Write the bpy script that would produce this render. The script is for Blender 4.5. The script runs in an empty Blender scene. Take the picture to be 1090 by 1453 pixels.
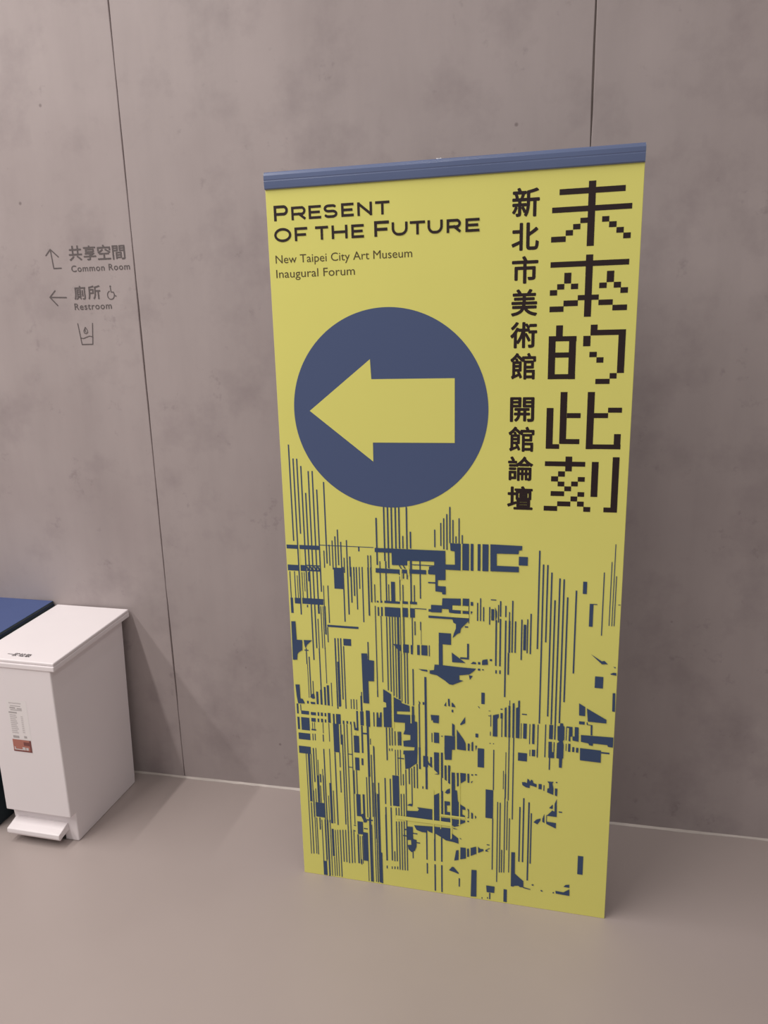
import bpy, bmesh, math, random
from mathutils import Vector, Matrix, noise

random.seed(7)
sc = bpy.context.scene
COL = sc.collection

# ------------------------------------------------------------------ camera
cam_d = bpy.data.cameras.new('camera')
cam = bpy.data.objects.new('camera', cam_d); COL.objects.link(cam)
PITCH, ROLL, YAW = 0.2389142, -0.02507985, -0.2150335
_f0 = Vector((math.sin(YAW), math.cos(YAW), 0)); _r0 = Vector((math.cos(YAW), -math.sin(YAW), 0)); _u0 = Vector((0, 0, 1))
_fw = _f0*math.cos(PITCH) - _u0*math.sin(PITCH)
_u1 = _f0*math.sin(PITCH) + _u0*math.cos(PITCH)
_rt = _r0*math.cos(ROLL) + _u1*math.sin(ROLL)
_up = -_r0*math.sin(ROLL) + _u1*math.cos(ROLL)
M = Matrix((( _rt.x, _up.x, -_fw.x, 0.0), (_rt.y, _up.y, -_fw.y, -2.053594), (_rt.z, _up.z, -_fw.z, 1.457002), (0, 0, 0, 1)))
cam.matrix_world = M
cam_d.sensor_fit = 'VERTICAL'; cam_d.sensor_height = 36.0; cam_d.sensor_width = 27.0
cam_d.lens = 1060.223/1453*36.0
cam_d.clip_start = 0.05
sc.camera = cam

# ------------------------------------------------------------------ world, lamps, exposure
sc.view_settings.view_transform = 'Standard'; sc.view_settings.look = 'None'
sc.view_settings.gamma = 1.0; sc.view_settings.use_curve_mapping = False
sc.view_settings.exposure = 0.0
w = bpy.data.worlds.new('world'); sc.world = w; w.use_nodes = True
bg = w.node_tree.nodes['Background']; bg.inputs[0].default_value = (1.0, 0.955, 0.93, 1); bg.inputs[1].default_value = 0.28

POW = dict(A=100, B=100, C=0, D=14, E=21, G=0, L=4, F=0)
# slim linear ceiling luminaires running away from the wall, in parallel rows
ROWS = dict(G=2.42, E=0.89, D=-0.64, A=-2.17, B=-3.70, L=-5.22, C=-6.75, F=-8.28)
def strip_light(x, power):
    al = bpy.data.lights.new('ceiling_strip_light', 'AREA'); al.shape = 'RECTANGLE'; al.size = 0.045; al.size_y = 4.2; al.energy = power; al.color = (1, 0.945, 0.905)
    ao = bpy.data.objects.new('ceiling_strip_light', al); COL.objects.link(ao); ao.location = (x, -2.4, 4.0)
for k, x in ROWS.items():
    if POW[k] > 0: strip_light(x, POW[k])

# ------------------------------------------------------------------ materials
def mat(name, color, rough=0.6, spec=0.5, **kw):
    m = bpy.data.materials.new(name); m.use_nodes = True
    b = m.node_tree.nodes['Principled BSDF']
    b.inputs['Base Color'].default_value = (*color, 1); b.inputs['Roughness'].default_value = rough
    b.inputs['Specular IOR Level'].default_value = spec
    for k, v in kw.items(): b.inputs[k.replace('_', ' ')].default_value = v
    return m

def N(m, t, **kw):
    n = m.node_tree.nodes.new(t)
    for k, v in kw.items(): setattr(n, k, v)
    return n
def ramp(m, stops):
    r = N(m, 'ShaderNodeValToRGB'); e = r.color_ramp.elements
    while len(e) < len(stops): e.new(0.5)
    for i, (p, c) in enumerate(stops): e[i].position = p; e[i].color = (*c, 1) if len(c) == 3 else c
    return r
def subtle(m, base, amt=0.03, scale=30, bump=0.02, bscale=400):
    """fine grain on an otherwise plain surface"""
    nt = m.node_tree; L = nt.links.new; b = nt.nodes['Principled BSDF']
    tc = N(m, 'ShaderNodeTexCoord'); n = N(m, 'ShaderNodeTexNoise'); n.inputs['Scale'].default_value = scale; n.inputs['Detail'].default_value = 4
    L(tc.outputs['Object'], n.inputs['Vector'])
    lo = tuple(max(0, c*(1-amt)) for c in base); hi = tuple(min(1, c*(1+amt)) for c in base)
    r = ramp(m, [(0.3, lo), (0.7, hi)]); L(n.outputs['Fac'], r.inputs['Fac']); L(r.outputs['Color'], b.inputs['Base Color'])
    if bump:
        n2 = N(m, 'ShaderNodeTexNoise'); n2.inputs['Scale'].default_value = bscale; L(tc.outputs['Object'], n2.inputs['Vector'])
        bp = N(m, 'ShaderNodeBump'); bp.inputs['Strength'].default_value = bump; bp.inputs['Distance'].default_value = 0.001
        L(n2.outputs['Fac'], bp.inputs['Height']); L(bp.outputs['Normal'], b.inputs['Normal'])
    return m

def concrete():
    m = mat('fair_faced_concrete', (0.4, 0.36, 0.34), 0.62, 0.35)
    nt = m.node_tree; L = nt.links.new; b = nt.nodes['Principled BSDF']
    g = N(m, 'ShaderNodeNewGeometry')
    def tex(scale, detail, rough, sx=1, sz=1, off=0):
        mp = N(m, 'ShaderNodeMapping'); mp.inputs['Scale'].default_value = (sx, 1, sz); mp.inputs['Location'].default_value = (off, off*0.7, off*1.3)
        n = N(m, 'ShaderNodeTexNoise'); n.inputs['Scale'].default_value = scale; n.inputs['Detail'].default_value = detail; n.inputs['Roughness'].default_value = rough
        L(g.outputs['Position'], mp.inputs['Vector']); L(mp.outputs['Vector'], n.inputs['Vector']); return n
    def mul(a, bb):
        x = N(m, 'ShaderNodeMix', data_type='RGBA', blend_type='MULTIPLY'); x.inputs[0].default_value = 1
        L(a, x.inputs[6]); L(bb, x.inputs[7]); return x.outputs[2]
    big = ramp(m, [(0.3, (0.379, 0.321, 0.317)), (0.5, (0.416, 0.358, 0.353)), (0.72, (0.445, 0.385, 0.379))]); L(tex(1.7, 5, 0.55).outputs['Fac'], big.inputs['Fac'])
    mid = ramp(m, [(0.28, (0.84, 0.83, 0.84)), (0.50, (0.99, 0.99, 0.99)), (0.8, (1, 1, 1))]); L(tex(6.5, 8, 0.62, off=3).outputs['Fac'], mid.inputs['Fac'])
    streak = ramp(m, [(0.3, (0.92, 0.92, 0.92)), (0.6, (1, 1, 1))]); L(tex(5, 5, 0.6, 1.6, 0.28, 9).outputs['Fac'], streak.inputs['Fac'])
    blot = ramp(m, [(0.26, (0.80, 0.79, 0.80)), (0.37, (1, 1, 1))]); L(tex(13, 4, 0.7, off=5).outputs['Fac'], blot.inputs['Fac'])
    # sparse pin holes
    mp = N(m, 'ShaderNodeMapping'); L(g.outputs['Position'], mp.inputs['Vector'])
    v = N(m, 'ShaderNodeTexVoronoi'); v.inputs['Scale'].default_value = 6; L(mp.outputs['Vector'], v.inputs['Vector'])
    hole = ramp(m, [(0.0, (0.5, 0.48, 0.48)), (0.022, (0.7, 0.68, 0.68)), (0.036, (1, 1, 1))]); L(v.outputs['Distance'], hole.inputs['Fac'])
    c = mul(mul(mul(mul(big.outputs['Color'], mid.outputs['Color']), streak.outputs['Color']), blot.outputs['Color']), hole.outputs['Color'])
    L(c, b.inputs['Base Color'])
    fine = tex(60, 6, 0.6, off=2)
    bp = N(m, 'ShaderNodeBump'); bp.inputs['Strength'].default_value = 0.12; bp.inputs['Distance'].default_value = 0.002
    L(fine.outputs['Fac'], bp.inputs['Height']); L(bp.outputs['Normal'], b.inputs['Normal'])
    return m
def floor_mat():
    m = mat('pale_epoxy_floor', (0.4, 0.35, 0.32), 0.36, 0.4)
    nt = m.node_tree; L = nt.links.new; b = nt.nodes['Principled BSDF']
    g = N(m, 'ShaderNodeNewGeometry'); n = N(m, 'ShaderNodeTexNoise'); n.inputs['Scale'].default_value = 1.4; n.inputs['Detail'].default_value = 5
    L(g.outputs['Position'], n.inputs['Vector'])
    r = ramp(m, [(0.3, (0.400, 0.338, 0.318)), (0.7, (0.436, 0.370, 0.350))]); L(n.outputs['Fac'], r.inputs['Fac']); L(r.outputs['Color'], b.inputs['Base Color'])
    n2 = N(m, 'ShaderNodeTexNoise'); n2.inputs['Scale'].default_value = 7; L(g.outputs['Position'], n2.inputs['Vector'])
    r2 = ramp(m, [(0.3, (0.33,)*3), (0.7, (0.42,)*3)]); L(n2.outputs['Fac'], r2.inputs['Fac']); L(r2.outputs['Color'], b.inputs['Roughness'])
    return m
MC = concrete(); MF = floor_mat()
MG = subtle(mat('joint_grout', (0.27, 0.23, 0.215), 0.9, 0.2), (0.27, 0.23, 0.215), 0.2, 12)  # grout backing in the joints, darker than the panels
MSEAL = subtle(mat('pale_sealant', (0.55, 0.49, 0.45), 0.5), (0.55, 0.49, 0.45), 0.22, 5)
MINK = mat('grey_wall_ink', (0.115, 0.095, 0.095), 0.6)
MY = subtle(mat('yellow_print', (0.81, 0.78, 0.205), 0.5, 0.35), (0.81, 0.78, 0.205), 0.02, 3, 0.01)
MYF = mat('yellow_print_flat', (0.81, 0.78, 0.205), 0.5, 0.35)
MN = mat('navy_print', (0.076, 0.109, 0.225), 0.5, 0.35)
MN2 = mat('navy_pattern_print', (0.046, 0.080, 0.168), 0.5, 0.35)
MBK = mat('black_print', (0.024, 0.012, 0.013), 0.5, 0.35)
MDG = mat('dark_olive_small_print', (0.10, 0.075, 0.03), 0.5, 0.35)
MRAIL = subtle(mat('blue_rail', (0.115, 0.155, 0.290), 0.32, 0.6), (0.115, 0.155, 0.290), 0.06, 4)
MALU = mat('brushed_aluminium', (0.55, 0.55, 0.56), 0.35, 0.5, Metallic=0.9)
MBACK = mat('grey_board_back', (0.35, 0.34, 0.34), 0.7)
MWH = subtle(mat('white_plastic', (0.85, 0.795, 0.81), 0.32, 0.5), (0.85, 0.795, 0.81), 0.012, 6, 0.02, 500)
MBL = subtle(mat('blue_plastic', (0.055, 0.090, 0.235), 0.35, 0.5), (0.055, 0.090, 0.235), 0.04, 6, 0.02, 500)
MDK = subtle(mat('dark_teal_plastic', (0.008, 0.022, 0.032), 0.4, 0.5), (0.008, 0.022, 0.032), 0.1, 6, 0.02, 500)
MSHADE = mat('painted_recess_shade', (0.03, 0.026, 0.025), 0.8)
MST = mat('label_paper', (0.84, 0.80, 0.80), 0.4)
MSTG = mat('label_grey_print', (0.45, 0.42, 0.42), 0.5)
MSTL = mat('label_pale_grey_print', (0.62, 0.58, 0.585), 0.5)
MRED = mat('label_red_print', (0.45, 0.17, 0.13), 0.45)
MRED2 = mat('label_brown_print', (0.20, 0.065, 0.06), 0.45)
MTXT = mat('grey_lid_print', (0.13, 0.115, 0.12), 0.5)

# ------------------------------------------------------------------ mesh helpers
def link(name, me, m, parent=None, mats=None):
    o = bpy.data.objects.new(name, me); COL.objects.link(o)
    for x in (mats or [m]): me.materials.append(x)
    if parent: o.parent = parent
    return o
def finish(bm, name, m, parent=None, smooth=False, mats=None):
    me = bpy.data.meshes.new(name); bm.to_mesh(me); bm.free()
    if smooth:
        for p in me.polygons: p.use_smooth = True
    return link(name, me, m, parent, mats)
def bevel(bm, w, seg=2, ang=30):
    es = [e for e in bm.edges if len(e.link_faces) == 2 and e.calc_face_angle(0) > math.radians(ang)]
    bmesh.ops.bevel(bm, geom=es, offset=w, segments=seg, profile=0.5, affect='EDGES', clamp_overlap=True)
def bbox(bm, x0, x1, y0, y1, z0, z1):
    r = bmesh.ops.create_cube(bm, size=1)
    for v in r['verts']: v.co = Vector((x0 + (v.co.x+.5)*(x1-x0), y0 + (v.co.y+.5)*(y1-y0), z0 + (v.co.z+.5)*(z1-z0)))
    return r['verts']
def profile_x(bm, pts, x0, x1):
    """extrude a (y,z) profile between x0 and x1"""
    a = [bm.verts.new((x0, y, z)) for y, z in pts]; b = [bm.verts.new((x1, y, z)) for y, z in pts]
    n = len(pts)
    bm.faces.new(a); bm.faces.new(b[::-1])
    for i in range(n): bm.faces.new((a[i], b[i], b[(i+1) % n], a[(i+1) % n]))
    bmesh.ops.recalc_face_normals(bm, faces=bm.faces)
class Flat:
    """flat print on a face whose normal is -Y: polygons in (x, z) at depth y"""
    def __init__(s, y): s.bm = bmesh.new(); s.y = y
    def poly(s, pts):
        s.y -= 1.5e-6      # each print sits a hair above the last, so none are coplanar
        vs = [s.bm.verts.new((x, s.y, z)) for x, z in pts]
        try: f = s.bm.faces.new(vs)
        except ValueError: return
        f.normal_update()
        if f.normal.y > 0: f.normal_flip()
    def rect(s, x0, z0, x1, z1): s.poly([(x0, z0), (x1, z0), (x1, z1), (x0, z1)])
    def disc(s, cx, cz, r, n=12): s.poly([(cx+r*math.cos(2*math.pi*i/n), cz+r*math.sin(2*math.pi*i/n)) for i in range(n)])
    def stroke(s, pts, t, closed=False, square=True):
        pts = [Vector(p) for p in pts]
        if closed: pts.append(pts[0])
        for a, b in zip(pts, pts[1:]):
            d = (b-a)
            if d.length < 1e-7: continue
            d.normalize(); n = Vector((-d.y, d.x))*t/2; e = d*(t/2 if square else 0)
            s.poly([tuple(a-e-n), tuple(b+e-n), tuple(b+e+n), tuple(a-e+n)])
        if not square:
            for a in pts: s.disc(a.x, a.y, t/2, 10)
    def done(s, name, m, parent): return finish(s.bm, name, m, parent)
def glyph_mesh(txt, bold=0.0, spacing=1.0):
    c = bpy.data.curves.new('glyph', 'FONT'); c.body = txt; c.size = 1; c.offset = bold; c.space_character = spacing; c.resolution_u = 4
    c.dimensions = '2D'; c.fill_mode = 'BOTH'
    o = bpy.data.objects.new('glyph', c); COL.objects.link(o)
    dg = bpy.context.evaluated_depsgraph_get()
    me = bpy.data.meshes.new_from_object(o.evaluated_get(dg))
    vs = [v.co.xy.copy() for v in me.vertices]; fs = [tuple(p.vertices) for p in me.polygons]
    bpy.data.objects.remove(o); bpy.data.curves.remove(c); bpy.data.meshes.remove(me)
    return vs, fs
def put_text(fl, txt, x0, z0, x1, z1, fat=0.0, spacing=1.0):
    """text stretched to the box x0..x1, z0..z1"""
    vs, fs = glyph_mesh(txt, 0.0, spacing)
    if not vs: return
    ax = min(v.x for v in vs); bx = max(v.x for v in vs); ay = min(v.y for v in vs); by = max(v.y for v in vs)
    offs = [(0, 0)]
    if fat:   # heavier weight: the same outline laid down again, slightly shifted
        x0 += fat; x1 -= fat; z0 += fat; z1 -= fat
        offs += [(fat*math.cos(i*math.pi/4), fat*math.sin(i*math.pi/4)) for i in range(8)]
    for k, (ox, oz) in enumerate(offs):
        nv = [fl.bm.verts.new((x0 + ox + (v.x-ax)/(bx-ax)*(x1-x0), fl.y - k*1e-5, z0 + oz + (v.y-ay)/(by-ay)*(z1-z0))) for v in vs]
        for f in fs:
            try: fc = fl.bm.faces.new([nv[i] for i in f])
            except ValueError: continue
            fc.normal_update()
            if fc.normal.y > 0: fc.normal_flip()
def empty(name, loc, rz=0):
    o = bpy.data.objects.new(name, None); COL.objects.link(o); o.location = loc; o.rotation_euler = (0, 0, rz); o.empty_display_size = 0.1
    return o

# ------------------------------------------------------------------ floor
bm = bmesh.new(); bbox(bm, -5.2, 5.2, -7, 0.12, -0.1, 0)
finish(bm, 'floor', MF)['kind'] = 'structure'

# ------------------------------------------------------------------ concrete wall: backing with cast panels, recessed joints
J0, JW, WH = -1.1638, 1.2562, 3.4
bm = bmesh.new(); bbox(bm, -4.96, 5.14, 0.0055, 0.12, 0, WH)
wall = finish(bm, 'wall_back', MG); wall['kind'] = 'structure'
def joint_edge(k, side, z):
    """ragged edge of the joint number k"""
    a = noise.noise(Vector((k*7.3, side*0.6, z*2.3)))*0.0016 + noise.noise(Vector((k*3.1+4, side*5.0, z*14)))*0.0011
    g = 0.0013 + 0.0010*max(-0.9, noise.noise(Vector((k*9.7+1, 0, z*3.1)))*1.8)
    return (J0 + k*JW) + a*0.6 + side*max(0.0004, g + a*0.35)
for k in range(-3, 5):
    bm = bmesh.new(); n = 170
    rows = []
    for i in range(n+1):
        z = WH*i/n
        xl = joint_edge(k, 1, z); xr = joint_edge(k+1, -1, z)
        rows.append([bm.verts.new(c) for c in ((xl, 0.006, z), (xl+0.0002, 0.0012, z), (xl+0.0016, 0, z), (xr-0.0016, 0, z), (xr-0.0002, 0.0012, z), (xr, 0.006, z))])
    for r0, r1 in zip(rows, rows[1:]):
        for j in range(5): bm.faces.new((r0[j], r0[j+1], r1[j+1], r1[j]))
    bmesh.ops.recalc_face_normals(bm, faces=bm.faces)
    if sum(f.normal.y for f in bm.faces) > 0: bmesh.ops.reverse_faces(bm, faces=bm.faces)
    finish(bm, 'concrete_panel', MC, wall)
# pale bead of sealant where wall meets floor
bm = bmesh.new(); pr = None
for i in range(961):
    x = -4.9 + 10.0*i/960
    h = 0.0026 + 0.0014*noise.noise(Vector((x*9, 1, 0))) + 0.0008*noise.noise(Vector((x*40, 5, 0)))
    d = 0.0065 + 0.0035*noise.noise(Vector((x*6, 8, 0))) + 0.002*noise.noise(Vector((x*30, 3, 0)))
    cur = [bm.verts.new(c) for c in ((x, -d, 0.0002), (x, -d*0.6, h*0.8), (x, 0.0005, h+0.002))]
    if pr:
        for j in range(2): bm.faces.new((pr[j], cur[j], cur[j+1], pr[j+1]))
    pr = cur
bmesh.ops.recalc_face_normals(bm, faces=bm.faces)
if sum(f.normal.y for f in bm.faces) > 0: bmesh.ops.reverse_faces(bm, faces=bm.faces)
finish(bm, 'trim_1', MSEAL)['kind'] = 'structure'

# wayfinding print on the concrete, left of the joint
WY = -0.0006
f = Flat(WY)
for ch, x0, z0, x1, z1 in (('共', -1.3690, 1.6750, -1.3265, 1.7165), ('享', -1.3215, 1.6745, -1.2815, 1.7150), ('空', -1.2765, 1.6740, -1.2345, 1.7150), ('間', -1.2290, 1.6725, -1.1885, 1.7115)):
    put_text(f, ch, x0, z0, x1, z1, 0.0007)
put_text(f, 'Common Room', -1.3665, 1.6438, -1.1780, 1.6620, 0.0003, 1.12)
for ch, x0, z0, x1, z1 in (('廁', -1.3670, 1.5655, -1.3285, 1.6050), ('所', -1.3215, 1.5650, -1.2805, 1.6045)):
    put_text(f, ch, x0, z0, x1, z1, 0.0007)
put_text(f, 'Restroom', -1.3705, 1.5365, -1.2490, 1.5552, 0.0003, 1.12)
f.done('wall_lettering', MINK, wall)
f = Flat(WY)
f.stroke([(-1.3992, 1.6562), (-1.4238, 1.6562), (-1.4280, 1.7090)], 0.0034, square=False)
f.stroke([(-1.4448, 1.6930), (-1.4280, 1.7095), (-1.4045, 1.6880)], 0.0034, square=False)
f.done('arrow_mark', MINK, wall)
f = Flat(WY)
f.stroke([(-1.3942, 1.5730), (-1.4480, 1.5752)], 0.0036, square=False)
f.stroke([(-1.4290, 1.5935), (-1.4484, 1.5752), (-1.4255, 1.5510)], 0.0036, square=False)
f.done('arrow_mark', MINK, wall)
f = Flat(WY)   # wheelchair symbol
f.disc(-1.2470, 1.5995, 0.0026, 12)
f.stroke([(-1.2470, 1.5950), (-1.2462, 1.5840), (-1.2385, 1.5830), (-1.2350, 1.5730), (-1.2310, 1.5722)], 0.0028, square=False)
f.stroke([(-1.2478+0.0108*math.cos(a), 1.5752+0.0118*math.sin(a)) for a in [math.radians(110+i*12) for i in range(22)]], 0.0026, square=False)
f.done('wheelchair_mark', MINK, wall)
f = Flat(WY)   # drinking water symbol: a cup with a drop
f.stroke([(-1.3665, 1.4975), (-1.3600, 1.4368), (-1.3243, 1.4368), (-1.3178, 1.4970)], 0.0030, square=False)
f.stroke([(-1.3625, 1.4560), (-1.3530, 1.4540), (-1.3430, 1.4575), (-1.3330, 1.4605), (-1.3230, 1.4590)], 0.0026, square=False)
f.stroke([(-1.3430, 1.4865), (-1.3490, 1.4765), (-1.3485, 1.4705), (-1.3430, 1.4675), (-1.3372, 1.4705), (-1.3368, 1.4765)], 0.0024, closed=True, square=False)
f.stroke([(-1.3438, 1.4800), (-1.3450, 1.4750), (-1.3415, 1.4725)], 0.0020, square=False)
f.done('drinking_water_mark', MINK, wall)

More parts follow.
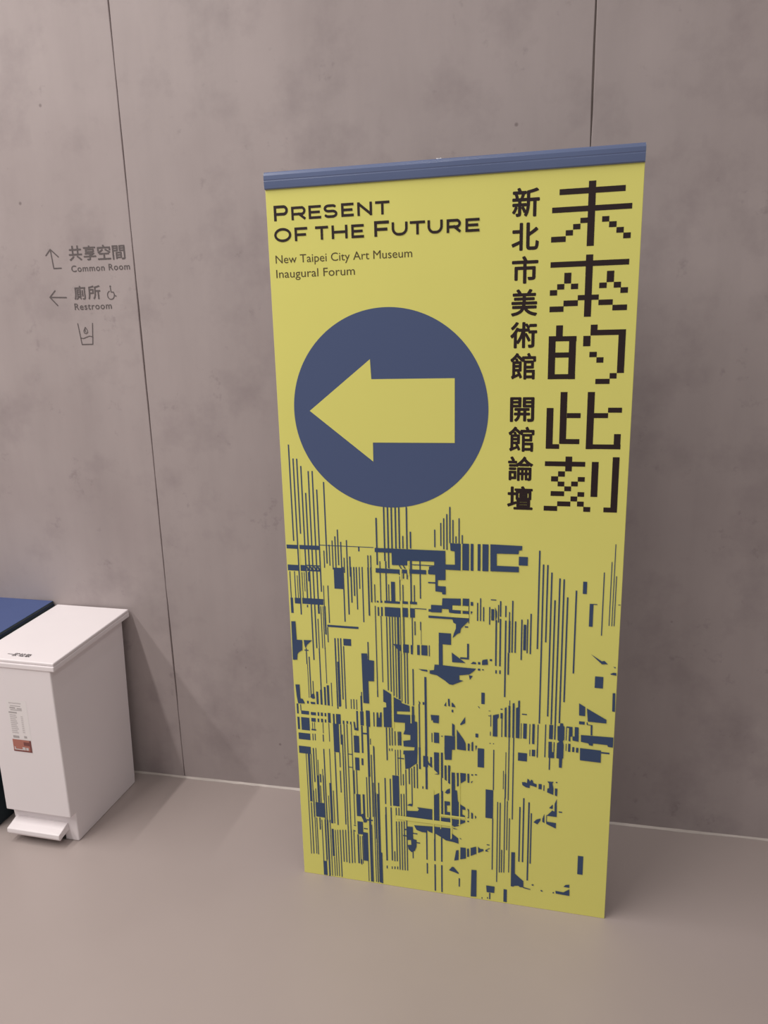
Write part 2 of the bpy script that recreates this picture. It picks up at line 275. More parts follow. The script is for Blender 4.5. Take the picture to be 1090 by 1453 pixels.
# ------------------------------------------------------------------ the yellow signboard
# ---- printed artwork, measured on the board: rectangles (u0, v0, u1, v1) and outlines in tenths of a millimetre from its lower left corner
RECTS = [
(201,9570,233,11964),(299,7642,331,11630),(391,9761,423,11626),(486,8072,518,11450),(575,6426,608,10792),(667,6757,699,11331),(767,7697,799,11333),
(862,8285,894,10883),(1043,9028,1075,11073),(22,9369,321,9469),(364,9368,878,9474),(886,9485,2249,9502),(1864,9379,1898,9495),(24,8801,320,8951),
(364,8802,507,8956),(511,8943,873,8969),(526,8808,882,8848),(160,7932,324,8082),(361,7936,917,8092),(47,7670,112,8079),(58,8067,81,8777),
(181,8074,204,8784),(251,8079,269,8678),(382,8087,400,8773),(438,8269,456,8776),(544,8542,593,8782),(976,8915,1002,9357),(1117,8977,1143,9514),
(1196,8884,1223,9624),(1270,8931,1300,9733),(1341,9000,1371,9905),(1414,8831,1444,9601),(1485,8813,1512,9200),(1560,8795,1590,9650),
(1628,8724,1662,9239),(1222,8389,1446,8934),(1448,7532,1479,8961),(1559,7730,1593,8989),(1644,8048,1678,8972),(1719,8228,1753,8976),
(1785,7878,1815,8979),(1861,8422,1887,8983),(1934,7556,1963,8987),(2078,7744,2107,8984),(2149,8092,2179,8988),(1040,7469,1066,8459),
(927,7157,947,8453),(475,7847,506,7914),(348,6664,457,6692),(382,6292,410,6732),(400,5348,416,6292),(450,5353,478,6506),(521,5455,544,5834),
(761,7697,810,7941),(740,6762,763,7558),(830,6770,852,7901),(890,6752,912,7905),(946,7144,966,7909),(984,6943,1011,7351),(733,5595,762,6761),
(896,5799,916,6797),(1016,5172,1038,5833),(991,7361,1805,7418),(1160,5116,1196,7069),(1242,5196,1273,7076),(1209,5193,1254,6433),
(1313,5393,1344,7081),(1384,5139,1411,6871),(1397,6892,1600,7074),(2024,6550,2050,7036),(1812,5113,1838,5653),(49,4864,96,5152),(149,4958,172,5138),
(343,5180,389,5257),(605,5187,661,5547),(714,5187,767,5605),(819,5185,869,5698),(900,5182,961,5753),(1158,5184,1185,5621),(1210,5179,1255,5579),
(1529,5152,1552,5423),(1599,5152,1626,5430),(1675,5143,1697,5426),(1665,4558,1710,5109),(164,4861,381,4963),(430,4861,570,4946),(616,4857,662,4961),
(703,4862,761,4959),(806,4861,852,4957),(49,4412,108,4769),(153,4402,381,4770),(435,4672,556,4777),(607,4677,653,4779),(702,4681,759,4783),
(805,4684,844,4776),(894,4690,968,4969),(426,4418,554,4460),(452,4444,468,4650),(510,4451,526,4657),(58,4122,381,4312),(443,4125,467,4320),
(507,4132,530,4327),(740,4367,759,4670),(727,4122,755,4328),(901,4142,920,4676),(46,3711,377,3924),(283,2279,345,3833),(228,1267,247,3726),
(368,1812,389,3719),(430,2887,463,3900),(506,2272,527,3909),(549,2278,568,3567),(590,2897,628,3146),(666,2371,685,3307),(723,0,753,3910),
(886,2910,907,3930),(1031,4680,1077,4958),(1118,4682,1241,4964),(1024,3856,1180,4688),(1214,4094,1246,4674),(1027,1662,1059,3849),
(1161,3422,1188,3853),(1155,2669,1183,3320),(1249,1711,1279,4388),(1309,515,1336,4709),(1389,528,1414,4706),(1508,1750,1530,4707),
(1294,4697,1335,4794),(1392,4716,1437,4793),(1489,4707,1527,4784),(1403,3828,1518,3853),(1389,3448,1527,3471),(1574,3911,1717,4399),
(1588,3395,1702,3766),(1602,2681,1630,3390),(1535,2681,1558,3381),(1769,4711,1859,5110),(1921,4710,2026,5139),(1800,4465,1946,4508),
(1780,3919,1825,4701),(1762,3562,1814,3759),(1930,3251,1988,4706),(2009,4188,2031,4355),(2016,2057,2043,3896),(2117,4717,2146,5118),
(2086,2067,2113,4147),(2234,5554,2261,5727),(1790,5120,1812,5543),(430,1834,687,2276),(227,639,248,2292),(296,650,323,2250),(381,664,403,2621),
(431,651,455,1804),(515,1440,549,1816),(528,2285,549,3097),(444,2273,466,2694),(583,2280,607,2801),(675,526,699,3117),(799,1704,818,2526),
(847,1689,908,2913),(852,664,910,1516),(939,1700,961,2698),(1582,2020,1698,2683),(1757,1851,1813,2697),(1589,1471,1741,1860),(1572,557,1615,1458),
(1727,668,1868,1546),(1641,554,1660,1417),(1700,563,1719,1426),(1853,1925,2015,1963),(1763,1650,1868,1681),(1913,40,1970,2024),(1869,2019,1894,3224),
(1933,2029,1970,3282),(1485,1707,1544,1733),(1468,1537,1527,1563),(2162,46,2189,2766),(2365,2496,2396,3265),(575,464,597,1755),(662,478,688,1768),
(741,35,767,1780),(808,32,830,1790),(886,38,907,647),(945,48,967,1499),(1010,48,1031,1509),(1079,39,1105,1519),(1157,534,1184,1531),
(1233,534,1259,1543),(1313,533,1336,1555),(1395,547,1419,1568),(1466,546,1490,1579),(570,24,675,471),(1976,34,1995,1811),(2053,48,2074,3082),
(2102,44,2132,2790),(2190,46,2219,3101),(2214,45,2244,996),(1849,39,1868,674),(2358,775,2390,2173),(2361,526,2389,615),(1661,525,1682,695),
(2090,1400,2121,4122),(2437,3791,2468,4163),(2151,72,2179,2765),(2365,2497,2397,3253),(2366,777,2400,2407),(2505,2455,2536,3260),(2507,800,2541,2415),
(2580,2474,2755,3373),(2662,3380,2684,4118),(2728,3389,2750,4126),(2795,3103,2817,4134),(2723,3872,2900,3901),(2856,3112,2883,3441),
(2789,2157,2816,2854),(2861,2155,2888,2864),(2925,1963,2952,3583),(3012,3170,3043,3631),(3081,2562,3107,3640),(3145,3078,3176,3696),
(3223,3076,3254,3779),(2646,2128,2673,2423),(2720,2134,2747,2433),(3366,3083,3394,3156),(3287,3645,3335,4265),(3397,3724,3523,4036),
(3450,4038,3505,4288),(3453,3084,3507,3728),(3577,3743,3627,4023),(3858,3466,3907,4183),(3853,3064,3879,3462),(3857,2391,3905,3091),
(4265,4336,4466,4395),(2502,536,2527,613),(2576,541,2602,625),(2652,549,2678,638),(2580,785,2608,1095),(2645,796,2674,2014),(2718,547,2746,2025),
(2787,546,2814,2035),(2854,552,2882,2045),(2924,556,2951,2030),(2217,38,2252,997),(2859,1788,2961,1826),(2833,1600,2958,1633),(3094,1707,3218,1737),
(3180,1439,3286,1470),(3079,959,3106,1163),(3449,982,3483,1858),(3658,979,3696,1840),(3841,984,3878,1717),(3454,556,3488,877),(3661,58,3699,873),
(3840,50,3878,878),(4304,302,4337,558),(5026,1673,5101,1698),(5102,58,5135,249),(5473,46,5559,430),(4908,34,4929,84),(5050,60,5072,110),
(7293,1196,7422,1730),(4625,3632,4673,3670),(4716,3651,4768,3682),(4528,2280,4571,2317),(4783,3892,4943,4419),(5167,3293,5193,4421),
(4989,2471,5179,3287),(5159,964,5186,2482),(5470,3713,5488,4389),(5462,3095,5493,3781),(5416,3350,5433,3869),(5279,616,5304,2971),
(5344,912,5370,2957),(5459,927,5484,3117),(5522,1606,5545,3030),(5582,953,5605,2545),(5831,1317,5864,2906),(5920,1319,5955,3169),(6049,796,6086,3069),
(6114,1307,6145,2768),(5773,4197,5990,4420),(6103,4361,6183,4539),(6219,4367,6247,4571),(6047,4357,6066,4528),(6286,3474,6363,3618),
(5397,921,5423,1596),(6405,3441,6429,3599),(6696,3698,6736,3728),(6791,2886,6871,2917),(6495,2546,6511,2772),(4774,6513,4835,6564),
(4875,6528,4920,6555),(5195,6473,5229,6561),(5289,6471,5323,6565),(4864,5635,4946,5938),(4725,4712,4794,4816),(5089,5049,5108,5367),
(5083,4796,5102,4910),(5333,5294,5388,5441),(5357,4794,5381,5294),(5541,5663,5559,5796),(5847,5450,5966,5477),(5829,4803,5845,5221),
(5885,4814,5970,5221),(6032,4678,6052,5221),(6224,4335,6246,5220),(5538,3049,5563,4802),(5647,2521,5674,4803),(5071,4577,5106,4595),
(5158,4575,5182,4598),(5038,5324,5099,5342),(5043,5459,5088,5473),(5331,5531,5382,5558),(6153,7187,6187,9602),(6246,5258,6279,9276),
(6342,7372,6375,9271),(6437,5469,6470,9095),(6525,5266,6559,8429),(6620,4873,6654,8964),(6714,5321,6748,8949),(6806,5883,6840,8518),
(6994,6640,7028,8693),(7151,8624,7239,8916),(7315,7839,7398,8394),(7388,8376,7480,8396),(7591,7637,7613,9158),(7748,7888,7766,9413),
(7810,7882,7827,9827),(7859,7886,7877,9084),(7936,8399,7985,8415),(7505,6320,7691,6612),(7187,5345,7316,5422),(7722,4632,7914,4672),
(6226,4369,6248,5231),(6403,4368,6428,5250),(6500,4874,6589,5254),(6614,4520,6638,4802),(6516,4038,6545,4369),(6895,4881,6912,5238),
(6904,5220,7040,5253),(6900,4600,6917,4791),(6957,4587,7010,4800),(7054,4591,7103,4722),(7143,4587,7198,4715),(4410,8157,4546,8337),
(4410,7955,4546,8018),(4542,7714,4560,8341),(4596,8167,4656,8262),(4456,7602,4537,7635),(4747,7793,4775,8249),(4818,7794,4845,8369),
(4890,7793,4918,8153),(5071,8335,5198,8358),(5033,7718,5060,8162),(5084,7830,5153,8115),(5242,7786,5267,8229),(5285,7938,5318,8327),
(5409,7936,5440,8219),(5499,7837,5523,8068),(5495,7037,5536,7847),(5567,7046,5598,8354),(5640,7048,5671,7846),(5186,6672,5222,7845),
(5284,6670,5320,7884),(5409,5874,5444,7850),(5483,6467,5519,7033),(5785,6877,5816,7899),(5842,7131,5906,7778),(5922,7061,5949,7919),
(5994,7045,6025,8060),(4512,6789,4559,7190),(4345,6780,4559,6826),(4777,6674,4834,6736),(5059,6787,5115,6837),(3824,7127,4124,7422),
(3821,6576,3917,7141),(3579,7948,3641,8013),(3576,8669,3759,8703),(2662,8158,2761,8654),(2296,8100,2339,8144),(2396,8102,2434,8150),
(2487,8098,2876,8156),(2943,8106,3074,8171),(3126,8111,3297,8176),(2311,7750,2347,7981),(2396,7752,2438,7987),(2491,7753,2882,7994),
(2938,7765,3070,8004),(3122,7766,3241,8005),(3242,7995,3528,8015),(2089,7734,2115,9292),(2159,8090,2184,9295),(2240,8096,2263,8562),
(2387,8094,2410,9158),(2529,8147,2560,9165),(2592,8151,2615,8582),(2873,8169,2894,8802),(2945,8163,2970,8593),(3141,8166,3176,9197),
(3224,8171,3250,8599),(3371,8266,3399,9208),(2239,5555,2262,8007),(2382,5977,2403,7754),(2517,5769,2544,7741),(2591,5739,2619,7746),
(2661,5635,2688,7751),(2730,5595,2755,7756),(2791,5556,2842,7761),(2870,5493,2889,7766),(2950,5456,2977,7761),(3017,5439,3045,6827),
(3160,7040,3185,7765),(3226,7311,3253,7671),(3367,7453,3392,7671),(3386,7080,3396,7454),(2937,6830,3075,7049),(3285,6796,3349,7058),
(3390,6797,3541,7064),(3576,6785,3597,7073),(2022,6608,2048,7037),(2316,9062,2351,10235),(2509,9168,2543,10508),(2601,8992,2635,10501),
(2692,9492,2727,10504),(2788,9497,2823,10507),(2876,9501,2910,10510),(2963,9505,2991,9816),(3058,9499,3092,10526),(3145,9514,3179,9927),
(3732,9572,3760,10002),(3877,9609,3904,10170),(3946,9530,3974,10284),(4019,9523,4049,10387),(4090,9691,4121,10560),(4163,9694,4191,10251),
(4233,9697,4261,9860),(2944,8885,3067,8981),(3129,8888,3532,8994),(3579,8901,3772,9006),(3193,9102,3733,9123),(3152,8979,3187,9221),
(2959,8745,2988,8883),(3052,8740,3081,8888),(2866,8836,2895,8877),(4401,9040,4553,9691),(4592,9038,4657,9694),(4755,9047,4821,9695),
(4866,9044,5006,9697),(5702,9228,5906,9436),(4307,9680,4334,10297),(4381,9683,4408,9896),(3454,4089,3507,6222),(3157,5417,3187,6409),
(3133,5148,3183,5392),(2521,4226,2548,4726),(2588,4234,2614,4733),(2663,4243,2689,4647),(2744,4253,2774,4644),(2783,4259,2840,4648),
(2438,3791,2469,4728),(3404,5466,3447,5535),(3299,4269,3329,5476),(4133,5335,4175,5404),(3683,4441,3812,4730),(3620,4451,3642,4709),
(3865,4634,3908,4657),(3679,4122,3809,4174),(2085,3747,2112,4160),(2510,4068,2532,4139),(2577,4076,2599,4147),(1931,4695,2020,5152),
]
POLYS = [
(499,8933,543,8935,593,8839,549,8837),(598,8934,642,8936,692,8840,648,8838),(697,8937,741,8939,791,8839,747,8837),
(795,8938,839,8940,874,8839,834,8837),(34,7444,147,7452,153,6949,301,6951,291,6674,197,6612,152,6551,139,6398,20,6387),
(344,6955,566,6966,424,6828,385,6732,359,6799),(1857,6717,2006,6725,2016,6555,2181,6545,2165,5982,2016,5975,2019,5355,1868,5354),
(49,5694,163,5704,165,5308,227,5303,283,5176,96,5162,68,5371),(439,5384,501,5473,547,5490,568,5349,505,5331),(438,5240,563,5241,567,5186,452,5182),
(1581,4799,1619,4791,1636,4625,1703,4621,1701,4548,1600,4561),(1684,2079,1755,2115,1864,1914,1839,1859,1770,1875),
(1929,3286,1986,3294,1985,3252,1946,3254),(2915,4130,3178,4133,3191,4254,3256,4262,3239,3805,3128,3718,3061,3649,2928,3596),
(2946,2378,3237,2408,3269,2468,3221,2523,3619,2519,3616,2170,2947,2150),(2954,2542,3022,2596,3093,2602,3098,2528),
(3523,3913,3555,3845,3631,3794,3630,3722,3522,3805),(3681,4159,3806,4167,3806,3553,3683,3544,3781,3585,3682,3669),
(3671,2939,3803,3019,3803,2168,3664,2160),(3946,4344,4213,4376,4212,4329,4138,4309,4127,4012,3955,3995),(3944,3834,3997,3834,4000,3397,3948,3427),
(4036,3846,4094,3846,4092,3313,4038,3342),(3951,3052,4005,3144,4081,3191,4085,3058,4015,3024),
(3938,2806,4080,2806,4084,2704,4003,2687,4002,2500,4083,2502,4089,2414,3943,2412),
(4130,3655,4211,3658,4215,3161,4264,3155,4285,2855,4313,2810,4313,2393,4126,2390),(4254,3659,4307,3659,4313,3295,4271,3277),
(4350,3660,4467,3670,4467,3460,4361,3374),(3848,2312,4082,2322,4095,2175,3847,2162),(4132,2312,4313,2314,4313,2195,4186,2114,4132,2118),
(4350,2754,4468,2698,4468,2637,4393,2626,4393,2479,4469,2453,4469,2428,4350,2423),
(2951,1908,3098,1918,3103,1551,3193,1540,3190,1335,3143,1199,3052,1146,2973,1223,2953,1348,3051,1369,3046,1516,2955,1502),
(3132,1973,3623,2010,3617,1813,3521,1844,3488,1877,3454,1803,3331,1802,3197,1845),
(3667,2012,4096,2027,4102,1758,4282,1699,4303,1602,4172,1631,3974,1650,3842,1730,3665,1828),(4133,1876,4293,1763,4303,1602,4139,1664),
(4151,2140,4315,2165,4304,2126,4173,2082),(4162,2055,4293,2025,4173,2019),(4237,1389,4303,1413,4303,1114,4188,1077),
(4351,1501,4489,1506,4496,1191,4347,1141),(4522,1486,4570,1499,4577,1260,4527,1242),(4048,759,4126,875,4170,882,4303,725,4303,687,4203,721),
(4616,1526,4757,1587,4765,1375,4617,1287),(4805,1594,4866,1541,4941,1541,4948,1492,4812,1407),
(4995,1525,5081,1589,5124,1591,5027,1530,5082,1494,5000,1481),(4640,873,4772,882,4769,72,4621,58),(5025,466,5243,466,5234,272,5038,263),
(5653,1569,5746,1577,5752,949,5972,761,5976,572,5887,568,5843,599,5758,584,5716,551,5656,553),(5961,587,6153,552,6153,530,5972,553),
(6171,682,6213,715,6234,686,6203,670),(6406,572,6448,567,6448,542),(4322,1780,4376,1764,4361,1736),(6178,689,6209,712,6242,683,6204,661),
(6403,560,6434,576,6473,540,6424,531),(6703,556,6738,570,6749,539,6718,526),(6778,612,6976,605,7118,718,7124,524,6787,534),
(6971,767,7021,831,7113,855,7116,763),(4263,3660,4312,3667,4301,3293,4263,3269),(4348,3671,4489,3673,4483,3462,4430,3443,4361,3386),
(4525,3670,4574,3677,4574,3414,4532,3421),(4621,3409,4621,3461,4674,3487),(4348,2766,4473,2699,4484,2627,4398,2627,4398,2479,4478,2417,4348,2403),
(4527,2670,4570,2652,4571,2394,4521,2399,4549,2428,4549,2575),(4624,2574,4671,2556,4672,2397,4629,2396),(4721,2502,4764,2460,4728,2393),
(4348,2319,4478,2314,4469,2256,4348,2181),
(5882,3613,5953,3623,6005,3606,6013,3724,6054,3707,6075,3651,6105,3713,6146,3695,6157,3627,6239,3603,6237,3520,6077,3557,6069,3474,5977,3485,5894,3532),
(6494,3715,6645,3723,6616,3673,6646,3537,6645,3362,6496,3411,6500,3517,6540,3534,6536,3662),(6680,3547,6741,3546,6737,3335,6686,3351),
(6735,3257,6744,2754,6500,2756,6608,2884,6628,2923,6689,2896,6687,3120),(6555,2983,6643,3091,6646,2973,6606,2967),
(6400,2651,6447,2801,6454,2539,6402,2567),(6187,2523,6257,2610,6359,2657,6350,2583,6281,2477),(6504,2590,6735,2581,6733,2425,6500,2522),
(4560,6369,4653,6360,4581,6249),(4779,5561,4800,5563,4831,5525,4817,5513),(4136,5596,4178,5578,4230,5481,4146,5495),
(4470,5243,4470,5071,4355,5001,4345,5034),(4260,4875,4429,4627,4481,4516,4488,4318,4264,4327),(4534,4523,4586,4517,4580,4318,4534,4324),
(4628,4557,4670,4585,4671,4324,4629,4329),(4722,4487,4768,4481,4733,4337),(5150,5362,5292,5407,5293,5321,5257,5272,5262,4793,5151,4792),
(5432,5584,5476,5611,5487,4808,5438,4813),(5522,5660,5568,5654,5575,4806,5528,4801),(5621,5726,5667,5742,5671,4806,5626,4805),
(5703,5612,5753,5640,5750,5807,5794,5822,5798,4810,5711,4811),(6101,5229,6157,5235,6158,4692,6103,4697),
(7390,7161,7640,7004,7696,7019,7777,6942,7643,6930),(7897,6889,7953,6884,7946,6848),(7840,6705,7913,6743,7973,6738,7976,6675,7860,6686),
(7915,6224,7974,6230,7987,5753,7925,5757),(7172,5890,7314,5808,7319,5572,7180,5575),(7353,5777,7808,5527,7807,5433,7386,5437),
(7360,5412,7383,5414,7389,5360,7496,5354,7502,5085,7463,5085,7457,5341,7366,5346),
(7241,5066,7984,5085,7983,4819,7868,4828,7857,4871,7529,4877,7522,4809,7435,4821,7423,4864,7248,4888),(7234,4718,7719,4709,7724,4384,7242,4392),
(6493,4799,6572,4808,6580,4537,6634,4521,6638,4373,6499,4367),
(6692,5238,6747,5248,6754,5323,6823,5324,6829,5253,6855,5245,6860,4899,6828,4850,6850,4762,6852,4400,6829,4385,6825,4133,6757,4132,6753,4376,6690,4380,6692,4789,6750,4829,6703,4869),
(6962,5246,7040,5254,7048,5010,7000,4993,7004,4870,6961,4870),(7094,5261,7182,5259,7193,4882,7052,4899,7048,5010,7097,5005),
(4147,7835,4551,7846,4551,7778,4365,7571,4345,7461,4274,7423,4162,7306,4192,7428,4244,7562,4244,7680,4183,7708),(4596,8027,4646,8019,4603,7942),
(5171,8171,5217,8059,5219,7932,5185,7803),(4140,6932,4478,6685,4150,6679),(4600,6674,4661,6734,4732,6719,4733,6675),
(4874,6742,4884,6798,5004,6830,5016,6689,4875,6665),
(3642,8127,3908,8129,3919,8311,4361,8329,4361,8159,4161,8153,4161,8046,4361,8021,4353,7935,4080,7959,4070,8044,3907,8044,3896,7946,3640,7939),
(3578,7849,4191,7842,4191,7791,3577,7790),(2684,7034,2748,7039,2865,7026,2872,6870,2819,6866),(3123,7047,3182,7041,3174,6800,3126,6802),
(2282,9489,3996,9496,3996,8772,3811,8762,3809,8614,4002,8611,4001,8414,3920,8409,3910,8465,3751,8477,3751,8895,3599,8897,3601,9086,3728,9103,3729,9218,3082,9206,3080,9090,2698,9081,2695,9386,2279,9387),
(2293,8980,2893,8974,2891,8868,2289,8867),(2864,9079,2895,9080,2945,8998,2914,8997),(2957,9083,2988,9085,3038,9003,3007,9002),
(4108,9691,4365,9682,4355,9033,3996,9035,3997,9160,4222,9165,4217,9491,4118,9507),
(5048,9703,5775,9695,5768,9595,5698,9582,5694,9497,5195,9487,5199,9192,5705,9194,5707,9060,5054,9051),
(3594,6410,3699,6429,3715,6578,3909,6577,4365,6562,4733,6558,4682,6491,4570,6392,4324,6347,4324,6224,4427,6212,4158,6076,4073,6088,3959,6179,3771,6296,3593,6325),
(3310,6423,3531,6420,3537,6369,3394,6386),(2396,5790,2471,5751,2600,5671,2594,4746,2391,4735,2390,5277,2471,5297,2463,5425,2394,5441),
(2670,5597,2760,5555,2850,5523,2866,5455,3070,5395,3074,5239,2736,5213,2734,5133,3196,5152,3193,4977,3258,4972,3252,4061,2883,4016,2889,4125,3170,4159,3183,4256,2898,4245,2890,4400,3077,4445,3079,4588,2894,4590,2940,4714,2943,4914,2655,4906),
(3303,5569,3351,5504,3318,5455),(3944,5497,3998,5605,3997,5479),(4040,5689,4082,5693,4091,5489,4050,5496),(4134,5608,4227,5480,4133,5482),
(3604,5208,3816,5212,3808,4998,3666,5001,3656,5074,3623,5047),(3951,4676,4216,4684,4215,4309,4140,4300,4129,4169,3948,4147),
(4143,5035,4206,4996,4209,4683,4142,4698),(2207,5124,2247,5128,2254,4980,2283,4983,2298,5134,2342,5138,2332,4735,2196,4720),
]
PIXEL = [
(6947,16136,7088,17376),(6376,17144,7658,17255),(6238,16807,7799,16913),(6806,16585,6959,16686),(6666,16470,6811,16575),(6522,16358,6667,16463),
(6233,16239,6526,16348),(7231,16588,7370,16692),(7371,16477,7516,16587),(7518,16363,7659,16470),(7655,16250,7799,16359),(6945,14735,7086,15970),
(6236,15742,7796,15852),(6522,15416,6663,15629),(6383,15300,6528,15409),(6663,15299,6807,15408),(6237,15183,6386,15293),(6808,15072,7229,15175),
(6522,14959,6813,15075),(6240,14848,6526,14961),(7371,15414,7515,15634),(7228,15300,7376,15408),(7516,15299,7657,15412),(7652,15190,7799,15301),
(7227,14962,7511,15070),(7509,14848,7798,14959),(6387,14343,6527,14574),(6240,14245,6813,14348),(6242,13453,6809,13558),(6240,13455,6385,14354),
(6663,13451,6807,14345),(6385,13906,6675,14013),(7093,14359,7231,14571),(7095,14353,7801,14463),(7660,13571,7802,14458),(6951,14133,7099,14346),
(7088,13906,7237,14015),(7235,13789,7377,13901),(7517,13457,7658,13570),(7231,13345,7522,13452),(6522,12059,6665,13179),(6237,11953,6382,12837),
(6243,11944,6525,12047),(6669,12620,6955,12727),(6539,12054,6949,12163),(7087,11947,7234,13177),(7235,12622,7523,12728),(7518,12738,7803,12844),
(7100,11951,7809,12053),(7666,11955,7804,12280),(6670,11449,6812,11777),(6230,11558,7092,11665),(6521,11327,6667,11446),(6373,11215,6524,11331),
(6947,11222,7095,11326),(6517,11107,6661,11215),(6808,11114,6950,11222),(6665,11002,6811,11110),(6372,10886,6665,10995),(6952,10883,7095,10988),
(6806,10773,6949,10886),(6521,10656,6806,10766),(6950,10661,7093,10774),(6229,10543,6524,10654),(7088,10545,7237,10655),(7231,10888,7374,11668),
(7663,10554,7804,11778),(7517,10548,7802,10657),
]
CUTS = [
(3090,4920,3116,5408),(2630,4727,2656,5662),(3549,6333,3568,6445),(3635,1643,3666,3106),(3829,1974,3848,4188),(4096,1715,4121,3698),
(4316,2148,4341,3679),(3848,2365,4469,2415),(2651,2094,4121,2207),(341,7883,356,9489),(2896,6795,2930,8203),(3097,7740,3126,8216),
(2893,8720,2926,8985),(3084,8837,3113,9195),(4366,9034,4388,9686),(4373,7937,4397,8340),(4164,8036,4546,8142),(4122,7849,4556,7945),
(3632,1788,3659,2087),(4107,1748,4131,2283),(1603,4406,1630,4525),(1094,4686,1117,4959),
]
TITLE = [
('P',0.0173,1.6984,0.051,1.7309),('R',0.0586,1.6984,0.092,1.7266),('E',0.099,1.6986,0.1278,1.7265),('S',0.1341,1.6985,0.1652,1.7263),
('E',0.1741,1.699,0.2023,1.7267),('N',0.2106,1.6988,0.2435,1.7263),('T',0.2507,1.6988,0.2823,1.7262),('O',0.0156,1.6539,0.056,1.6836),
('F',0.0642,1.6544,0.094,1.6829),('T',0.1126,1.6544,0.1425,1.6827),('H',0.1505,1.6544,0.1868,1.6825),('E',0.1956,1.654,0.2239,1.682),
('F',0.2474,1.6542,0.2803,1.6861),('U',0.2863,1.6541,0.3213,1.6816),('T',0.3263,1.6543,0.3594,1.6817),('U',0.3648,1.6542,0.3976,1.6814),
('R',0.4059,1.6538,0.4363,1.681),('E',0.4459,1.6536,0.4755,1.6805),
]
COLUMN = [
('新',0.5426,1.6766,0.5986,1.7334),('北',0.5424,1.6107,0.5986,1.6656),('市',0.5441,1.5445,0.5986,1.5999),('美',0.5435,1.4781,0.5986,1.5336),
('術',0.5429,1.4115,0.5995,1.4665),('館',0.5439,1.345,0.5985,1.4017),('開',0.5447,1.253,0.5973,1.3072),('館',0.5423,1.1869,0.5988,1.2428),
('論',0.5423,1.1208,0.5979,1.1764),('壇',0.5415,1.0546,0.5984,1.1091),
]
ARROW = [(0.08, 1.2768), (0.2295, 1.3936), (0.2315, 1.3488), (0.4226, 1.3494), (0.4223, 1.2049), (0.2311, 1.2036), (0.2308, 1.1588)]

SW, SH, BAND = 0.80, 1.8007, 1.7648
syaw = -0.0306895
ctr = Vector((-0.6200143, -0.3659514, 0)) + Vector((math.cos(syaw), math.sin(syaw), 0))*SW/2
sign = empty('signboard', ctr, syaw)
sign['label'] = 'tall yellow poster stand with blue arrow circle, standing on the floor before the concrete wall'
sign['category'] = 'sign'
bm = bmesh.new(); bbox(bm, -SW/2, SW/2, 0, 0.005, 0.0, BAND+0.002)
bevel(bm, 0.0006, 1)
for fc in bm.faces: fc.material_index = 1 if fc.normal.y > 0.5 else 0
panel = finish(bm, 'panel', MY, sign, mats=[MY, MBACK])
# blue top rail: shallow convex clamp with a groove
bm = bmesh.new()
zt, zb = SH, BAND
profile_x(bm, [(0.0045, zb), (-0.0030, zb), (-0.0050, zb+0.002), (-0.0056, zb+0.009), (-0.0060, zb+0.016), (-0.0058, zb+0.0175), (-0.0058, zb+0.0185),
               (-0.0063, zb+0.020), (-0.0062, zb+0.028), (-0.0040, zt-0.0025), (-0.0005, zt), (0.0085, zt), (0.0105, zt-0.004), (0.0105, zb)], -SW/2, SW/2)
rail = finish(bm, 'top_rail', MRAIL, sign, smooth=False); rail['label'] = 'blue rail clamped along the top edge'
for sx in (-1, 1):
    bm = bmesh.new(); bbox(bm, sx*SW/2-0.0008, sx*SW/2+0.0008, -0.0045, 0.0095, zb+0.001, zt-0.0015)
    finish(bm, 'end_cap', MALU, rail)
# rear support: pole with hook over the rail, foot on the floor
bm = bmesh.new(); bmesh.ops.create_cone(bm, cap_ends=True, segments=16, radius1=0.009, radius2=0.009, depth=SH-0.02, matrix=Matrix.Translation((-0.01, 0.030, (SH-0.02)/2+0.012)))
pole = finish(bm, 'support_pole', MALU, sign)
bm = bmesh.new(); bbox(bm, -0.016, -0.004, 0.004, 0.034, SH-0.012, SH+0.0022); bevel(bm, 0.001, 2)
finish(bm, 'hook', MALU, pole)
bm = bmesh.new(); bbox(bm, -0.36, 0.36, 0.006, 0.075, 0.0, 0.013); bevel(bm, 0.003, 2)
finish(bm, 'foot', MALU, sign)

Y1, Y2, Y3 = -0.0004, -0.0008, -0.0018
U = lambda u: u - SW/2
f = Flat(Y1); f.disc(U(0.26935), 1.27798, 0.22817, 160); f.done('arrow_circle', MN, panel)
f = Flat(Y2); f.poly([(U(a), b) for a, b in ARROW]); f.done('arrow', MYF, panel)

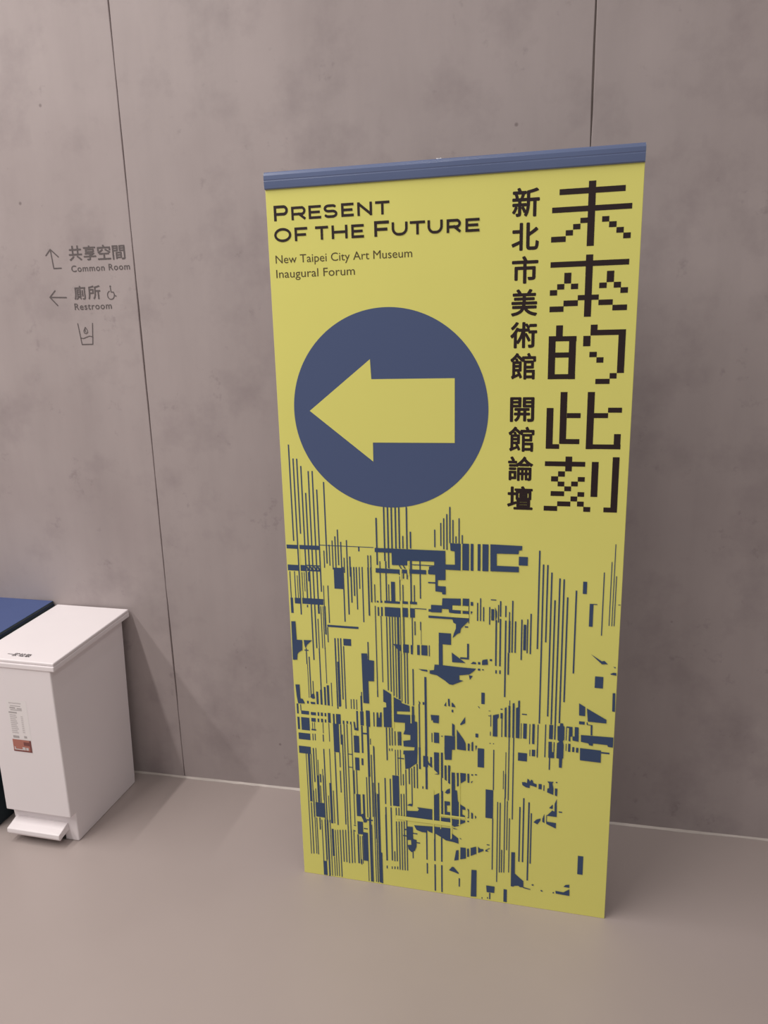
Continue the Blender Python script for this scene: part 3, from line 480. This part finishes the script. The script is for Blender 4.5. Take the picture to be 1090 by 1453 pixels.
def letter(fl, ch, x0, z0, x1, z1, t):
    h = t/2; a, b, c, d = x0+h, z0+h, x1-h, z1-h; m = (b+d)/2
    def arc(cx, cz, rx, rz, a0, a1, n=14): return [(cx+rx*math.cos(math.radians(a0+(a1-a0)*i/n)), cz+rz*math.sin(math.radians(a0+(a1-a0)*i/n))) for i in range(n+1)]
    S = lambda pts, sq=True: fl.stroke(pts, t, square=sq)
    if ch in 'PR':
        k = b+(d-b)*0.42; r = (d-k)/2
        S([(a, b), (a, d)]); S([(a, d), (c-r, d)]); S([(a, k), (c-r, k)]); S(arc(c-r, (d+k)/2, r, r, 90, -90), False)
        if ch == 'R': S([(a+(c-a)*0.55, k), (c-t*0.1, b+t*0.1)], True)
    if ch == 'E':
        S([(a, b), (a, d)]); S([(a, d), (c, d)]); S([(a, b), (c, b)]); S([(a, m), (c-t*0.5, m)])
    if ch == 'F':
        S([(a, b), (a, d)]); S([(a, d), (c, d)]); S([(a, b+(d-b)*0.45), (c-t*0.6, b+(d-b)*0.45)])
    if ch == 'T': S([(a, d), (c, d)]); S([((a+c)/2, b), ((a+c)/2, d)])
    if ch == 'H': S([(a, b), (a, d)]); S([(c, b), (c, d)]); S([(a, m), (c, m)])
    if ch == 'N': S([(a, b), (a, d)]); S([(c, b), (c, d)]); S([(a, d), (c, b)], False)
    if ch == 'O': S(arc((a+c)/2, m, (c-a)/2, (d-b)/2, 0, 360, 40), False)
    if ch == 'U':
        r = (c-a)*0.42; rz = (d-b)*0.55
        S([(a, b+rz), (a, d)]); S([(c, b+rz), (c, d)]); S(arc(a+r, b+rz, r, rz, 180, 270), False); S(arc(c-r, b+rz, r, rz, 270, 360), False); S([(a+r, b), (c-r, b)], False)
    if ch == 'S':
        ru = (d-m)/2; rl = (m-b)/2; q = (c-a)*0.34
        S(arc(c-q, d-ru, q, ru, 50, 90) + [(a+q, d)] + arc(a+q, d-ru, q, ru, 90, 270) + [(c-q, m)] + arc(c-q, m-rl, q, rl, 90, -90) + [(a+q, b)] + arc(a+q, b+rl, q, rl, 270, 215), False)
f = Flat(Y1)
for ch, x0, z0, x1, z1 in TITLE: letter(f, ch, U(x0), z0, U(x1), z1, 0.0054 if z1-z0 < 0.0305 else 0.0061)
f.done('title_lettering', MBK, panel)
f = Flat(Y1)
put_text(f, 'New Taipei City Art Museum', U(0.0155), 1.6030, U(0.3304), 1.6262, 0.0)
put_text(f, 'Inaugural Forum', U(0.0152), 1.5715, U(0.2005), 1.5949, 0.0)
f.done('subtitle_lettering', MDG, panel)
# the five large pixel characters: each one print of its own
for lo, hi in ((1.60, 1.80), (1.45, 1.60), (1.305, 1.45), (1.165, 1.305), (1.00, 1.165)):
    f = Flat(Y1)
    for a in PIXEL:
        if lo <= (a[1]+a[3])*0.5e-4 < hi: f.rect(U(a[0]*1e-4), a[1]*1e-4, U(a[2]*1e-4), a[3]*1e-4)
    f.done('large_character', MBK, panel)
for ch, x0, z0, x1, z1 in COLUMN:
    f = Flat(Y1); put_text(f, ch, U(x0), z0, U(x1), z1, 0.0013); f.done('small_character', MBK, panel)
f = Flat(Y1)
for a in RECTS: f.rect(U(a[0]*1e-4), a[1]*1e-4, U(a[2]*1e-4), a[3]*1e-4)
for pg in POLYS: f.poly([(U(pg[i]*1e-4), pg[i+1]*1e-4) for i in range(0, len(pg), 2)])
f.done('printed_pattern', MN2, panel)['kind'] = 'stuff'
f = Flat(Y3)
for a in CUTS: f.rect(U(a[0]*1e-4), a[1]*1e-4, U(a[2]*1e-4), a[3]*1e-4)
f.done('pattern_gaps', MYF, panel)['kind'] = 'stuff'

# ------------------------------------------------------------------ pedal bins
def pedal_bin(loc, body_m, lid_m, body_w, lid_l, lid_r, label, category='bin', topz=0.585, marks=False):
    """local origin: floor, body right side x=0, wall side y=0, front towards -y"""
    root = empty('pedal_bin', loc, math.radians(-1.6)); root['label'] = label; root['category'] = category; root['group'] = 'pedal bins against the wall'
    F, B = -0.372, -0.003
    def slope(bm):   # the lid plane rises slightly towards the wall
        for v in bm.verts:
            if v.co.z > topz-0.035: v.co.z += (v.co.y - F)*0.045
    bw = body_w
    bm = bmesh.new()
    profile_x(bm, [(F, 0.094), (F, topz-0.020), (-0.016, topz-0.020), (-0.030, 0.30), (-0.044, 0.0), (-0.349, 0.0), (-0.349, 0.094)], -bw, 0)
    for v in bm.verts:
        if v.co.x < -bw/2 and v.co.z < 0.05: v.co.x += 0.010
    bevel(bm, 0.004, 3)
    slope(bm)
    body = finish(bm, 'body', body_m, root, smooth=False)
    # lid: thin rim plus domed top slab
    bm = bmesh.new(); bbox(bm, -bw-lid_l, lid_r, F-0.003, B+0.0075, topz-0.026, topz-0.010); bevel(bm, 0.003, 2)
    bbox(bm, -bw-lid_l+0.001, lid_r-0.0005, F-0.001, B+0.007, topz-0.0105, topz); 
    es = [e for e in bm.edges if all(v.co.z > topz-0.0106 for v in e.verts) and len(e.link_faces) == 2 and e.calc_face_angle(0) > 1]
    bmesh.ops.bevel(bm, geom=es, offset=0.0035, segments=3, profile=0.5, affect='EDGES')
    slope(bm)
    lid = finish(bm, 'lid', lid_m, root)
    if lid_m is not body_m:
        lid['label'] = 'blue lid, shade painted dark on its sides'
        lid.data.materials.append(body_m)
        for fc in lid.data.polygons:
            if fc.normal.z < 0.9: fc.material_index = 1  # blue sides take the dark body colour, painting in their shade
    # pedal, and a dark block painting in the shade of the hollow beneath
    bm = bmesh.new(); bbox(bm, -bw*0.80, -bw*0.20, -0.3525, -0.345, 0.004, 0.030)
    finish(bm, 'pedal_shade_block', MSHADE, body)
    bm = bmesh.new()
    profile_x(bm, [(-0.345, 0.058), (-0.352, 0.060), (-0.376, 0.052), (-0.394, 0.047), (-0.395, 0.034), (-0.390, 0.026), (-0.378, 0.030), (-0.345, 0.034)], -bw+0.012, -0.030)
    bevel(bm, 0.0022, 2)
    finish(bm, 'pedal', body_m, root)
    return root, body, lid
WB = (-1.3135, -0.0125, 0)
root, body, lid = pedal_bin(WB, MWH, MWH, 0.220, 0.030, 0.015, 'white plastic pedal bin with a white lid, nearer the yellow signboard')
# small print on the lid (reads from the front)
vs, fs = glyph_mesh('一般垃圾', 0.02)
ax = min(v.x for v in vs); bx = max(v.x for v in vs); ay = min(v.y for v in vs); by = max(v.y for v in vs)
bm = bmesh.new(); nv = [bm.verts.new((-0.157 + (v.x-ax)/(bx-ax)*0.078, -0.352 + (v.y-ay)/(by-ay)*0.019, 0.5858 + 0.045*(0.020 + (v.y-ay)/(by-ay)*0.019))) for v in vs]
for q in fs:
    fc = bm.faces.new([nv[i] for i in q]); fc.normal_update()
    if fc.normal.z < 0: fc.normal_flip()
finish(bm, 'lid_lettering', MTXT, lid)
# product label on the front
SX, FY = -1.3235, -0.3722
f = Flat(FY); f.rect(-0.160, 0.336, -0.094, 0.4595); st = f.done('sticker', MST, body)
f = Flat(FY-0.0003)
put_text(f, 'xxxxxxxxx', -0.153, 0.4485, -0.112, 0.4520)
for x0, z0, x1, z1 in ((-0.149, 0.4405, -0.115, 0.4425), (-0.152, 0.4330, -0.133, 0.4372), (-0.128, 0.4320, -0.112, 0.4355), (-0.150, 0.4275, -0.112, 0.4300), (-0.157, 0.4180, -0.130, 0.4225), (-0.154, 0.3395, -0.134, 0.3470), (-0.117, 0.3410, -0.108, 0.3480)):
    f.rect(x0, z0, x1, z1)
f.bm.verts.ensure_lookup_table()
f.done('sticker_print', MSTG, body)['kind'] = 'stuff'
f = Flat(FY-0.0003)
for i in range(10): f.rect(-0.155, 0.4105-i*0.0062, -0.134+0.003*math.sin(i*2.1), 0.4140-i*0.0062)
for i in range(9): f.rect(-0.119, 0.4075-i*0.0062, -0.112, 0.4105-i*0.0062)
f.done('sticker_print', MSTL, body)['kind'] = 'stuff'
f = Flat(FY-0.0003); f.rect(-0.1585, 0.2965, -0.0970, 0.3345); rs = f.done('red_sticker', MRED, body)
f = Flat(FY-0.0006)
f.rect(-0.1585, 0.2965, -0.0970, 0.3000); f.rect(-0.1030, 0.2995, -0.0970, 0.3345); f.rect(-0.122, 0.3170, -0.103, 0.3280)
f.done('sticker_print', MRED2, body)['kind'] = 'stuff'
f = Flat(FY-0.0006)
f.rect(-0.1545, 0.3015, -0.1510, 0.3110); f.rect(-0.1510, 0.3015, -0.1280, 0.3045); f.rect(-0.128, 0.3020, -0.118, 0.3115); f.rect(-0.116, 0.3020, -0.108, 0.3105)
f.done('sticker_print', MSTL, body)['kind'] = 'stuff'
BB = (-1.3135-0.220-0.030-0.040, -0.006, 0)
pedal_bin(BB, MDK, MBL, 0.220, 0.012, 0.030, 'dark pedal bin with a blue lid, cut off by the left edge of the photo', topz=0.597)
